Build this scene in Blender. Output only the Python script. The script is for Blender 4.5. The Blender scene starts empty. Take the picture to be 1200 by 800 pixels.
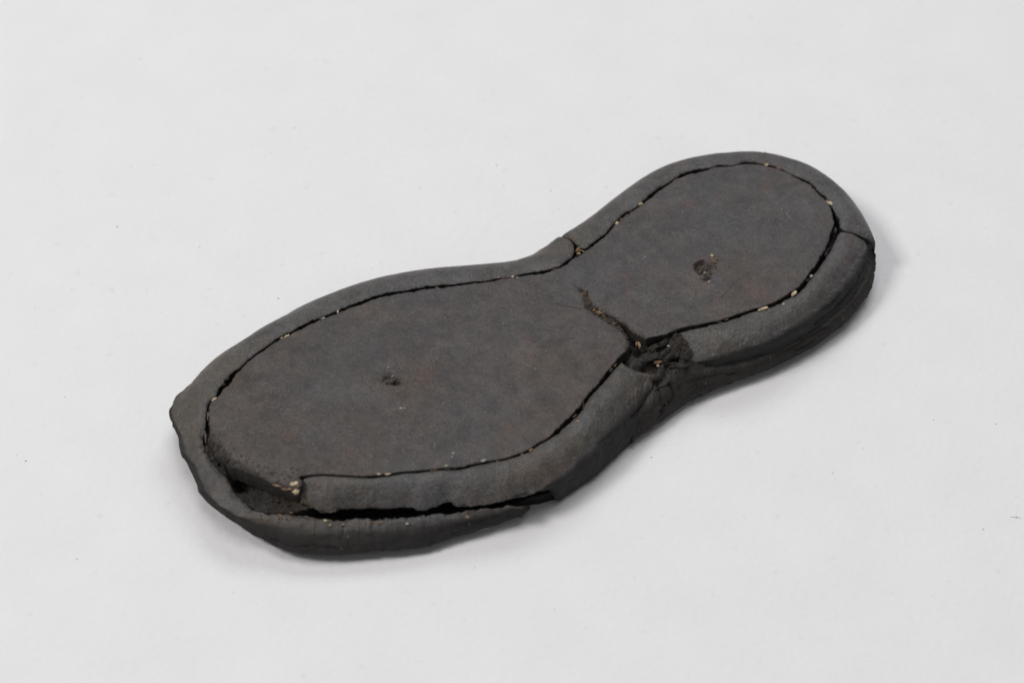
import bpy, math, random
import numpy as np
from mathutils import Vector, Matrix
from mathutils.geometry import delaunay_2d_cdt

sc = bpy.context.scene
col = sc.collection
random.seed(4)
RNG = np.random.RandomState(7)
MM = 0.001

# ------------------------------------------------------------------ camera
ELEV = math.radians(48.0)
DIST = 560.0                     # mm from the look-at point
LENS = 82.0
SENS = 36.0
cam_d = bpy.data.cameras.new('camera')
cam = bpy.data.objects.new('camera', cam_d)
col.objects.link(cam)
CAM = np.array([0.0, -math.cos(ELEV) * DIST, math.sin(ELEV) * DIST])
cam.location = CAM * MM
cam.rotation_euler = (math.pi / 2 - ELEV, 0, 0)
cam_d.lens = LENS
cam_d.sensor_width = SENS
cam_d.clip_start = 0.01
cam_d.clip_end = 50
cam_d.dof.use_dof = True
cam_d.dof.focus_distance = 0.548
cam_d.dof.aperture_fstop = 13.0
sc.camera = cam
sc.render.resolution_x, sc.render.resolution_y = 1024, 682

# ------------------------------------------------------------------ world and lamps
w = bpy.data.worlds.new('World')
sc.world = w
w.use_nodes = True
w.node_tree.nodes['Background'].inputs[0].default_value = (0.95, 0.98, 1.0, 1)
w.node_tree.nodes['Background'].inputs[1].default_value = 0.19


def area_lamp(name, loc, target, size, size_y, power, color):
    l = bpy.data.lights.new(name, 'AREA')
    l.shape = 'RECTANGLE'
    l.size, l.size_y = size, size_y
    l.energy = power
    l.color = color
    o = bpy.data.objects.new(name, l)
    o.location = loc
    o.rotation_euler = (Vector(target) - Vector(loc)).to_track_quat('-Z', 'Y').to_euler()
    col.objects.link(o)
    return o


area_lamp('key_softbox', (-1.25, -0.30, 1.60), (0, 0.0, 0), 0.5, 0.5, 18.5, (1.0, 0.985, 0.97))
area_lamp('overhead_softbox', (0.05, 0.10, 1.95), (0, 0, 0), 1.1, 0.8, 10.5, (1.0, 0.99, 0.99))
area_lamp('rear_softbox', (0.30, 1.30, 1.45), (0, 0, 0), 1.2, 0.6, 11.5, (0.93, 0.965, 1.0))
sc.view_settings.view_transform = 'Standard'
sc.view_settings.look = 'None'
sc.view_settings.exposure = 0.0
sc.view_settings.gamma = 1.0
sc.view_settings.use_curve_mapping = False

# ------------------------------------------------------------------ helpers
FW = np.array([0.0, math.cos(ELEV), -math.sin(ELEV)])
UP = np.array([0.0, math.sin(ELEV), math.cos(ELEV)])
RT = np.array([1.0, 0.0, 0.0])


def at(px, py, z):
    """the place (mm) at height z that was measured at that spot of the photograph"""
    a = (px - 600.0) / 1200.0 * SENS / LENS
    b = -(py - 400.0) / 1200.0 * SENS / LENS
    d = FW + a * RT + b * UP
    t = (z - CAM[2]) / d[2]
    p = CAM + t * d
    return (p[0], p[1], z)


def to_photo(P):
    d = P - CAM
    f = d @ FW
    return np.stack([600 + (d @ RT) / f * LENS / SENS * 1200, 400 - (d @ UP) / f * LENS / SENS * 1200], 1)


def rag(pts, step=1.5, amp=1.2, seed=1):
    L = catmull(np.array(pts, float), step)
    k = np.arange(len(L))
    return L + np.stack([amp * fbm(k / 3.0, k * 0, seed, 3), amp * fbm(k / 3.0, k * 0, seed + 7, 3)], 1)


_perm = RNG.randint(0, 1 << 30, 4096)


def _hash(ix, iy, seed):
    h = (ix * 374761393 + iy * 668265263 + seed * 974634777) & 0x7fffffff
    h = ((h ^ (h >> 13)) * 1274126177) & 0x7fffffff
    return ((h ^ (h >> 16)) & 0xffff) / 65535.0


def vnoise(x, y, seed=0):
    x = np.asarray(x, float); y = np.asarray(y, float)
    ix = np.floor(x).astype(np.int64); iy = np.floor(y).astype(np.int64)
    fx = x - ix; fy = y - iy
    fx = fx * fx * (3 - 2 * fx); fy = fy * fy * (3 - 2 * fy)
    a = _hash(ix, iy, seed); b = _hash(ix + 1, iy, seed)
    c = _hash(ix, iy + 1, seed); d = _hash(ix + 1, iy + 1, seed)
    return (a * (1 - fx) + b * fx) * (1 - fy) + (c * (1 - fx) + d * fx) * fy * 1.0


def fbm(x, y, seed=0, octaves=4, gain=0.5):
    s = 0; amp = 1; tot = 0
    x = np.asarray(x, float); y = np.asarray(y, float)
    for k in range(octaves):
        s = s + amp * (vnoise(x * 2 ** k + 17.3 * k, y * 2 ** k - 9.1 * k, seed + k) * 2 - 1)
        tot += amp; amp *= gain
    return s / tot


def catmull(P, step):
    """open Catmull-Rom through the rows of P (first two columns are x, y), resampled at step mm"""
    P = np.asarray(P, float)
    Q = np.vstack([2 * P[0] - P[1], P, 2 * P[-1] - P[-2]])
    out = []
    for i in range(1, len(Q) - 2):
        p0, p1, p2, p3 = Q[i - 1], Q[i], Q[i + 1], Q[i + 2]
        n = max(2, int(np.linalg.norm(p2[:2] - p1[:2]) / (step * 0.3)))
        t = np.linspace(0, 1, n, endpoint=False)[:, None]
        c = 0.5 * ((2 * p1) + (-p0 + p2) * t + (2 * p0 - 5 * p1 + 4 * p2 - p3) * t ** 2
                   + (-p0 + 3 * p1 - 3 * p2 + p3) * t ** 3)
        out.append(c)
    out.append(P[-1][None])
    C = np.vstack(out)
    d = np.r_[0, np.cumsum(np.linalg.norm(np.diff(C[:, :2], axis=0), axis=1))]
    n = max(2, int(round(d[-1] / step)) + 1)
    s = np.linspace(0, d[-1], n)
    return np.stack([np.interp(s, d, C[:, k]) for k in range(C.shape[1])], 1)


def normals(P):
    t = np.gradient(P[:, :2], axis=0)
    t /= np.linalg.norm(t, axis=1)[:, None] + 1e-9
    return np.stack([-t[:, 1], t[:, 0]], 1)         # left of travel


def seg_dist(P, A, B):
    """distance of points P to the nearest of the segments A-B"""
    out = np.full(len(P), 1e9)
    AB = B - A
    L = (AB ** 2).sum(1) + 1e-12
    ax, ay, bx, by = (v.astype(np.float32) for v in (A[:, 0], A[:, 1], AB[:, 0], AB[:, 1]))
    L = L.astype(np.float32)
    for i in range(0, len(P), 1000):
        dx = P[i:i + 1000, 0, None].astype(np.float32) - ax
        dy = P[i:i + 1000, 1, None].astype(np.float32) - ay
        t = np.clip((dx * bx + dy * by) / L, 0, 1)
        dx -= t * bx; dy -= t * by
        out[i:i + 1000] = np.sqrt((dx * dx + dy * dy).min(1))
    return out


def poly_dist(P, line):
    line = np.asarray(line, float)[:, :2]
    return seg_dist(P, line[:-1], line[1:])


def inside(P, loop):
    x, y = P[:, 0], P[:, 1]
    r = np.zeros(len(P), bool)
    n = len(loop)
    for i in range(n):
        x1, y1 = loop[i]; x2, y2 = loop[(i + 1) % n]
        c = (y1 > y) != (y2 > y)
        if c.any():
            r[c] ^= (x[c] < (x2 - x1) * (y[c] - y1) / (y2 - y1) + x1)
    return r


def smooth(a, b, x):
    t = np.clip((np.asarray(x, float) - a) / (b - a), 0, 1)
    return t * t * (3 - 2 * t)


def idw(P, Q, vals, power=2.0, soft=0.3):
    out = np.zeros(len(P))
    Q = Q.astype(np.float32); vals = np.asarray(vals, np.float32)
    for i in range(0, len(P), 1000):
        p = P[i:i + 1000].astype(np.float32)
        d2 = (p[:, 0, None] - Q[:, 0]) ** 2 + (p[:, 1, None] - Q[:, 1]) ** 2 + np.float32(soft)
        ww = 1.0 / (d2 * d2)
        out[i:i + 1000] = ww @ vals / ww.sum(1)
    return out


# ------------------------------------------------------------------ materials
def mat_leather(name, top_a, top_b, edge_col, rough=0.62, edge_rough=0.85, bump=1.0, speck=1.0, worn=0.3):
    m = bpy.data.materials.new(name)
    m.use_nodes = True
    nt = m.node_tree; N = nt.nodes; L = nt.links
    bs = N['Principled BSDF']
    tc = N.new('ShaderNodeTexCoord')

    def noise(scale, detail=4, rough_=0.55, dist=0.0):
        n = N.new('ShaderNodeTexNoise')
        n.inputs['Scale'].default_value = scale
        n.inputs['Detail'].default_value = detail
        n.inputs['Roughness'].default_value = rough_
        n.inputs['Distortion'].default_value = dist
        L.new(tc.outputs['Object'], n.inputs['Vector'])
        return n

    def ramp(src, a, b, ca=(0, 0, 0, 1), cb=(1, 1, 1, 1)):
        r = N.new('ShaderNodeValToRGB')
        r.color_ramp.elements[0].position = a
        r.color_ramp.elements[1].position = b
        r.color_ramp.elements[0].color = ca
        r.color_ramp.elements[1].color = cb
        L.new(src, r.inputs[0])
        return r

    def mix(fac, a, b, mode='MIX', f=None):
        x = N.new('ShaderNodeMix'); x.data_type = 'RGBA'; x.blend_type = mode
        if fac is None:
            x.inputs[0].default_value = f
        else:
            L.new(fac, x.inputs[0])
        for s, v in ((6, a), (7, b)):
            if isinstance(v, tuple):
                x.inputs[s].default_value = v
            else:
                L.new(v, x.inputs[s])
        return x.outputs[2]

    big = ramp(noise(30, 4, 0.6).outputs[0], 0.36, 0.64)
    sx = N.new('ShaderNodeSeparateXYZ'); L.new(tc.outputs['Object'], sx.inputs[0])
    # the forepart has a browner stain; a bluish sheen is painted towards the heel
    st = N.new('ShaderNodeMapRange'); L.new(sx.outputs[0], st.inputs[0])
    st.inputs[1].default_value = -0.08; st.inputs[2].default_value = 0.06
    st.inputs[3].default_value = 0.75; st.inputs[4].default_value = 0.1
    av = N.new('ShaderNodeMath'); av.operation = 'MULTIPLY_ADD'; av.inputs[1].default_value = 0.6
    hf = N.new('ShaderNodeMath'); hf.operation = 'MULTIPLY'; hf.inputs[1].default_value = 0.75
    L.new(st.outputs[0], hf.inputs[0])
    L.new(big.outputs[0], av.inputs[0]); L.new(hf.outputs[0], av.inputs[2])
    c = mix(av.outputs[0], top_a + (1,), top_b + (1,))
    # mid mottling
    mid = ramp(noise(240, 5, 0.65).outputs[0], 0.3, 0.72, (0.66, 0.66, 0.66, 1), (1.36, 1.36, 1.36, 1))
    c = mix(None, c, mid.outputs[0], 'MULTIPLY', 1.0)
    # rubbed blue-grey patches
    wn = ramp(noise(110, 6, 0.7, 0.3).outputs[0], 0.52, 0.70)
    wf = N.new('ShaderNodeMath'); wf.operation = 'MULTIPLY'; wf.inputs[1].default_value = worn
    L.new(wn.outputs[0], wf.inputs[0])
    c = mix(wf.outputs[0], c, (0.098, 0.099, 0.107, 1))
    # reddish patches
    red = ramp(noise(75, 5, 0.7, 0.6).outputs[0], 0.54, 0.70)
    rf = N.new('ShaderNodeMath'); rf.operation = 'MULTIPLY'; rf.inputs[1].default_value = 0.42
    L.new(red.outputs[0], rf.inputs[0])
    c = mix(rf.outputs[0], c, (0.095, 0.050, 0.033, 1))
    # fine grain
    fine = ramp(noise(2600, 3, 0.8).outputs[0], 0.33, 0.67, (0.5, 0.5, 0.5, 1), (1.6, 1.6, 1.6, 1))
    c = mix(None, c, fine.outputs[0], 'MULTIPLY', 1.0)
    # fine scuffs in two directions
    for ang, lo_, fac in ((0.62, 0.61, 0.20), (-0.75, 0.62, 0.16)):
        mp_ = N.new('ShaderNodeMapping')
        mp_.inputs['Scale'].default_value = (0.07, 1.0, 0.3)
        mr_ = N.new('ShaderNodeMapping'); mr_.inputs['Rotation'].default_value = (0, 0, ang)
        L.new(tc.outputs['Object'], mr_.inputs['Vector'])
        L.new(mr_.outputs[0], mp_.inputs['Vector'])
        sn_ = N.new('ShaderNodeTexNoise'); sn_.inputs['Scale'].default_value = 1500; sn_.inputs['Detail'].default_value = 3
        L.new(mp_.outputs[0], sn_.inputs['Vector'])
        sr = ramp(sn_.outputs[0], lo_, lo_ + 0.07)
        gate = ramp(noise(55, 3, 0.6).outputs[0], 0.46, 0.62)
        g1 = N.new('ShaderNodeMath'); g1.operation = 'MULTIPLY'
        L.new(sr.outputs[0], g1.inputs[0]); L.new(gate.outputs[0], g1.inputs[1])
        g2 = N.new('ShaderNodeMath'); g2.operation = 'MULTIPLY'; g2.inputs[1].default_value = fac
        L.new(g1.outputs[0], g2.inputs[0])
        c = mix(g2.outputs[0], c, (0.14, 0.135, 0.135, 1))
    # grain of the hide
    gr = ramp(noise(820, 3, 0.7).outputs[0], 0.32, 0.68, (0.84, 0.84, 0.84, 1), (1.17, 1.17, 1.17, 1))
    c = mix(None, c, gr.outputs[0], 'MULTIPLY', 1.0)
    # cut or torn edges
    at_ = N.new('ShaderNodeAttribute'); at_.attribute_name = 'cut_edge'
    en = ramp(noise(420, 5, 0.75).outputs[0], 0.3, 0.75, tuple(v * 0.55 for v in edge_col) + (1,), tuple(v * 1.5 for v in edge_col) + (1,))
    c = mix(at_.outputs['Fac'], c, en.outputs[0])
    # dirt (rusty soil) where marked
    so = N.new('ShaderNodeAttribute'); so.attribute_name = 'soil'
    sn = ramp(noise(900, 4, 0.8).outputs[0], 0.36, 0.66, (0.012, 0.010, 0.008, 1), (0.13, 0.088, 0.056, 1))
    c = mix(so.outputs['Fac'], c, sn.outputs[0])
    # pale specks of dust
    vo = N.new('ShaderNodeTexVoronoi'); vo.feature = 'F1'; vo.inputs['Scale'].default_value = 640
    L.new(tc.outputs['Object'], vo.inputs['Vector'])
    sp = ramp(vo.outputs['Distance'], 0.07, 0.17, (1, 1, 1, 1), (0, 0, 0, 1))
    sel = N.new('ShaderNodeSeparateColor'); L.new(vo.outputs['Color'], sel.inputs[0])
    gt = ramp(sel.outputs[0], 0.72, 0.97)
    mm_ = N.new('ShaderNodeMath'); mm_.operation = 'MULTIPLY'
    L.new(sp.outputs[0], mm_.inputs[0]); L.new(gt.outputs[0], mm_.inputs[1])
    m2 = N.new('ShaderNodeMath'); m2.operation = 'MULTIPLY'; m2.inputs[1].default_value = 0.55 * speck
    L.new(mm_.outputs[0], m2.inputs[0])
    c = mix(m2.outputs[0], c, (0.26, 0.22, 0.18, 1))
    L.new(c, bs.inputs['Base Color'])
    rr = N.new('ShaderNodeMapRange')
    L.new(at_.outputs['Fac'], rr.inputs[0])
    rr.inputs[3].default_value = rough; rr.inputs[4].default_value = edge_rough
    rn = N.new('ShaderNodeMath'); rn.operation = 'MULTIPLY_ADD'
    L.new(noise(160, 5, 0.7).outputs[0], rn.inputs[0]); rn.inputs[1].default_value = 0.36
    ad = N.new('ShaderNodeMath'); ad.operation = 'SUBTRACT'; ad.inputs[1].default_value = 0.18
    L.new(rr.outputs[0], ad.inputs[0]); L.new(ad.outputs[0], rn.inputs[2])
    L.new(rn.outputs[0], bs.inputs['Roughness'])
    bs.inputs['Specular IOR Level'].default_value = 0.5
    # relief
    b1 = N.new('ShaderNodeBump'); b1.inputs['Distance'].default_value = 0.00035 * bump; b1.inputs['Strength'].default_value = 0.8
    L.new(noise(1700, 4, 0.7).outputs[0], b1.inputs['Height'])
    b2 = N.new('ShaderNodeBump'); b2.inputs['Distance'].default_value = 0.0010 * bump; b2.inputs['Strength'].default_value = 0.6
    L.new(noise(260, 4, 0.6, 0.4).outputs[0], b2.inputs['Height'])
    L.new(b1.outputs[0], b2.inputs['Normal'])
    L.new(b2.outputs[0], bs.inputs['Normal'])
    return m


LEATHER = mat_leather('old_leather', (0.053, 0.052, 0.057), (0.056, 0.040, 0.030), (0.022, 0.019, 0.017), rough=0.45)
STRIP = mat_leather('edge_strip_leather', (0.064, 0.064, 0.069), (0.064, 0.053, 0.041), (0.015, 0.013, 0.012), rough=0.43, worn=0.6)
CORE = mat_leather('torn_core_leather', (0.017, 0.015, 0.014), (0.027, 0.022, 0.018), (0.010, 0.009, 0.008), rough=0.9, edge_rough=0.95, bump=2.0, speck=1.4)


def mat_plain(name, c, rough=0.8, var=0.35, scale=1500, bump=0.0002):
    m = bpy.data.materials.new(name); m.use_nodes = True
    nt = m.node_tree; N = nt.nodes; L = nt.links; bs = N['Principled BSDF']
    tc = N.new('ShaderNodeTexCoord')
    n = N.new('ShaderNodeTexNoise'); n.inputs['Scale'].default_value = scale; n.inputs['Detail'].default_value = 4
    L.new(tc.outputs['Object'], n.inputs['Vector'])
    r = N.new('ShaderNodeValToRGB')
    r.color_ramp.elements[0].position = 0.3; r.color_ramp.elements[1].position = 0.7
    r.color_ramp.elements[0].color = tuple(v * (1 - var) for v in c) + (1,)
    r.color_ramp.elements[1].color = tuple(min(1, v * (1 + var)) for v in c) + (1,)
    L.new(n.outputs[0], r.inputs[0]); L.new(r.outputs[0], bs.inputs['Base Color'])
    bs.inputs['Roughness'].default_value = rough
    b = N.new('ShaderNodeBump'); b.inputs['Distance'].default_value = bump
    L.new(n.outputs[0], b.inputs['Height']); L.new(b.outputs[0], bs.inputs['Normal'])
    return m


LOWERM = mat_leather('side_layer_leather', (0.026, 0.023, 0.021), (0.034, 0.028, 0.023), (0.017, 0.014, 0.012), rough=0.7, edge_rough=0.8, bump=1.6, speck=1.2)
PALE = mat_plain('pale_thread', (0.52, 0.41, 0.27), var=0.5)
TAN = mat_plain('tan_thread', (0.30, 0.20, 0.12), var=0.6)
RUST = mat_plain('rusty_thread', (0.17, 0.095, 0.05), var=0.6)
GREYT = mat_plain('greyish_thread', (0.36, 0.33, 0.28))
SPECK = mat_plain('grey_dust', (0.42, 0.41, 0.40))
CRUMB = mat_plain('dark_crumb', (0.045, 0.038, 0.032), var=0.7)


def mat_paper():
    m = bpy.data.materials.new('white_paper'); m.use_nodes = True
    nt = m.node_tree; N = nt.nodes; L = nt.links; bs = N['Principled BSDF']
    tc = N.new('ShaderNodeTexCoord')

    def noise(s, d):
        n = N.new('ShaderNodeTexNoise'); n.inputs['Scale'].default_value = s; n.inputs['Detail'].default_value = d
        L.new(tc.outputs['Object'], n.inputs['Vector']); return n
    n1 = noise(60, 6)
    r = N.new('ShaderNodeValToRGB')
    r.color_ramp.elements[0].position = 0.3; r.color_ramp.elements[1].position = 0.7
    r.color_ramp.elements[0].color = (0.772, 0.758, 0.762, 1)
    r.color_ramp.elements[1].color = (0.795, 0.783, 0.787, 1)
    L.new(n1.outputs[0], r.inputs[0])
    n2 = noise(330, 5)
    r2 = N.new('ShaderNodeValToRGB')
    r2.color_ramp.elements[0].position = 0.25; r2.color_ramp.elements[1].position = 0.36
    r2.color_ramp.elements[0].color = (0.93, 0.93, 0.93, 1); r2.color_ramp.elements[1].color = (1, 1, 1, 1)
    L.new(n2.outputs[0], r2.inputs[0])
    x = N.new('ShaderNodeMix'); x.data_type = 'RGBA'; x.blend_type = 'MULTIPLY'; x.inputs[0].default_value = 1
    L.new(r.outputs[0], x.inputs[6]); L.new(r2.outputs[0], x.inputs[7])
    L.new(x.outputs[2], bs.inputs['Base Color'])
    bs.inputs['Roughness'].default_value = 0.85
    bs.inputs['Specular IOR Level'].default_value = 0.2
    b = N.new('ShaderNodeBump'); b.inputs['Distance'].default_value = 0.0004; b.inputs['Strength'].default_value = 0.42
    L.new(noise(500, 6).outputs[0], b.inputs['Height']); L.new(b.outputs[0], bs.inputs['Normal'])
    return m


# ------------------------------------------------------------------ setting: the white paper sheet
def mesh_obj(name, V, F, mats, parent=None, smooth_=True, attrs=None):
    me = bpy.data.meshes.new(name)
    me.from_pydata([tuple(v) for v in V], [], F)
    for m in (mats if isinstance(mats, list) else [mats]):
        me.materials.append(m)
    if smooth_:
        me.polygons.foreach_set('use_smooth', [True] * len(me.polygons))
    for k, v in (attrs or {}).items():
        a = me.attributes.new(k, 'FLOAT', 'POINT')
        a.data.foreach_set('value', np.asarray(v, dtype=np.float32))
    me.update()
    o = bpy.data.objects.new(name, me)
    col.objects.link(o)
    if parent:
        o.parent = parent
    return o


n = 60
xs = np.linspace(-1.5, 1.5, n + 1)
V = [(x, y, 0) for y in xs for x in xs]
F = [(j * (n + 1) + i, j * (n + 1) + i + 1, (j + 1) * (n + 1) + i + 1, (j + 1) * (n + 1) + i) for j in range(n) for i in range(n)]
paper = mesh_obj('paper_ground', V, F, mat_paper())
paper['kind'] = 'structure'
paper['label'] = 'plain off-white paper surface under the leather sole'

# ------------------------------------------------------------------ the shoe sole
sole = bpy.data.objects.new('shoe_sole', None)
sole.empty_display_size = 0.05
col.objects.link(sole)
sole['label'] = 'worn black leather shoe sole with stitched edge, torn waist and split toe'
sole['category'] = 'shoe sole'

ZT = 14.0      # height of the tread face


def tread_z(P):
    """the broad shape of the tread face"""
    x, y = P[:, 0], P[:, 1]
    return (ZT + 0.5 * fbm(x / 30.0, y / 30.0, 3, 2) + 0.22 * fbm(x / 11.0, y / 11.0, 5, 3)
            + 0.08 * fbm(x / 3.2, y / 3.2, 9, 3))


# ---- feature lines, measured on the photograph ------------------------------------------
# crack between tread face and edge strips: px, py, width(px)
CRACK_FAR = [(242,512,5),(243,503,4),(242.5,495,4),(243,487.5,4),(243,481,2.5),(244,474,3),(246.5,469,2.5),(251,466,3),(255.6,461,4),
    (259,455,5),(265,448,8),(272,440,6),(276,435,4),(282.5,430,2.5),(290,422.5,2.5),(297.5,417,2.5),(306,411,3),(316,404,2.5),
    (325,398,4),(334,393,4),(342.5,388.5,3.5),(357.5,381,4),(370,375.6,4),(382.5,370.6,3.5),(392.5,366.5,3.5),(411,359,3.5),
    (426,354,4),(440,348.5,4),(457.5,344,4),(480,340,4),(501,336,4),(520,334,4),(537,332.3,4),(550,330.6,3.8),(570,329,3.5),(585,326,3),
    (600,324,2),(617.5,320,4),(634,318,4),(649,314,2.8),(657,311,3),(667.5,304,3.2),(674,297,4)]
CRACK_HEEL_FAR = [(679,294,6),(690,289,3),(700,281,4),(710,273.5,3),(717.5,265,2.5),(723,260,3),(728.5,254,4),(735,249,5),(744,244,2.5),
    (751,239,3),(759,232,4),(771,222,4),(784,214,3),(790,209,2),(796,206,4),(807.5,201,5),(825,198,4),(834,196,1.6),(842.5,194,3.2),
    (856,194,3),(865,192.5,1.6),(875,190.8,4),(887.5,191,3),(898,193,2.5),(910,195.5,3),(920,200,1.8),(930,205,2),(941,210,4),
    (950,214.5,4),(957.5,222.5,3),(966,230,4),(972.5,238,3),(977,247,5),(980,256,7),(981,264,8)]
CRACK_HEEL_NEAR = [(981,264,8),(977.5,273,8),(974,284,6),(967.5,296,6),(960,307.5,5),(951,320,4.5),(940,334,4.5),(930,342,4),(919,348.5,3.5),
    (907,354.5,3),(895,358.5,3),(880,362.5,2.2),(867.5,367,2.6),(849,373,2.6),(830,377,2.2),(811,380.5,2),(797,383.5,2.6)]
CRACK_FORE_NEAR = [(736,409,2.5),(727.5,417.5,2.5),(720,426,3),(714,435,5),(706,445,3.2),(697.5,455,3),(690,463,3),(685,470,4),(681,477,5),
    (669,489,4.2),(655,502,4),(643,512,2.5),(632.5,517.5,2),(620,526,2.4),(607.5,531,2.2),(591,536,1.4),(579,538,1.2),(567,540,2),
    (557.5,542,2.4),(536,547,3),(517.5,547.5,1.8),(497.5,550,2.2),(485,551.5,1.7),(470,552.3,1.8),(454,554.5,2.0),(434,556.5,2.0),(415,556,0.9),
    (398,555.5,0.6),(380,555,0.5),(365,555.5,0.5),(352,557.5,0.5)]
MMPX = 0.2053     # mm per photo pixel near the middle of the sole


def crack_world(tab, z=ZT, jit_seed=0):
    """centre line with half width (mm)"""
    P = np.array([at(x, y, z) + (wd * MMPX * 0.5,) for x, y, wd in tab])
    return catmull(P, 0.28)


def crack_side(C, side, seed, amp=0.10, extra=0.0):
    nrm = normals(C)
    s = np.arange(len(C)) * 0.28
    j = amp * 2.1 * fbm(s / 1.1, s * 0 + seed, seed, 4, 0.75) + amp * 0.8 * fbm(s / 6.0, s * 0 + 3, seed + 5, 2)
    hw = np.maximum(C[:, 3] * 0.92 + extra, 0.06)
    j = j * np.clip(hw / 0.3, 0.25, 1.3)
    ph = 2 * math.pi * s / 3.7 + 2.0 * fbm(s / 9.0, s * 0, 77, 2)
    hw = hw + 0.16 * np.clip(hw / 0.3, 0.05, 1) * np.clip(np.cos(ph), 0, 1) ** 5 * (0.3 + vnoise(s / 3.0, s * 0, 78))
    # vertical foreshortening: the crack width was measured on screen
    hw = hw * (1 + 0.30 * np.abs(nrm[:, 1]))
    off = hw + j
    off = np.maximum(off, 0.035)
    return C[:, :2] + side * nrm * off[:, None]


cf = crack_world(CRACK_FAR)          # travels toe -> waist along the far side; left = away from the tread? (checked by sign)
chf = crack_world(CRACK_HEEL_FAR)
chn = crack_world(CRACK_HEEL_NEAR)
cfn = crack_world([(a, b, c * (0.95 if a > 650 else 0.62)) for a, b, c in CRACK_FORE_NEAR])
# the loop runs clockwise seen from above, so left of travel = outside
OUT, IN = 1.0, -1.0


def trace(tab, step=0.28, jit=0.0, seed=0, wl=1.5):
    P = catmull(np.array([at(*p) for p in tab]), step)
    if jit:
        s = np.arange(len(P)) * step
        P[:, :2] += normals(P) * (jit * fbm(s / wl, s * 0, seed, 3))[:, None]
    return P


def clean_loop(L, min_d=0.07):
    keep = [0]
    for i in range(1, len(L)):
        if np.linalg.norm(L[i, :2] - L[keep[-1], :2]) > min_d:
            keep.append(i)
    if np.linalg.norm(L[keep[-1], :2] - L[0, :2]) < min_d:
        keep.pop()
    return np.array(keep)


def densify_disc(c, r, step):
    a = np.arange(-r, r + step, step)
    X, Y = np.meshgrid(a, a)
    P = np.stack([X.ravel(), Y.ravel()], 1)
    P = P[(P ** 2).sum(1) < r * r]
    P += RNG.uniform(-0.3, 0.3, P.shape) * step
    return P + np.asarray(c)[None, :2]


def densify_line(line, half, step):
    L = np.asarray(line)[:, :2]
    nr = normals(L)
    out = []
    for o in np.arange(-half, half + 1e-6, step):
        out.append(L + nr * o + RNG.uniform(-0.2, 0.2, L.shape) * step)
    return np.vstack(out)


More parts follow.
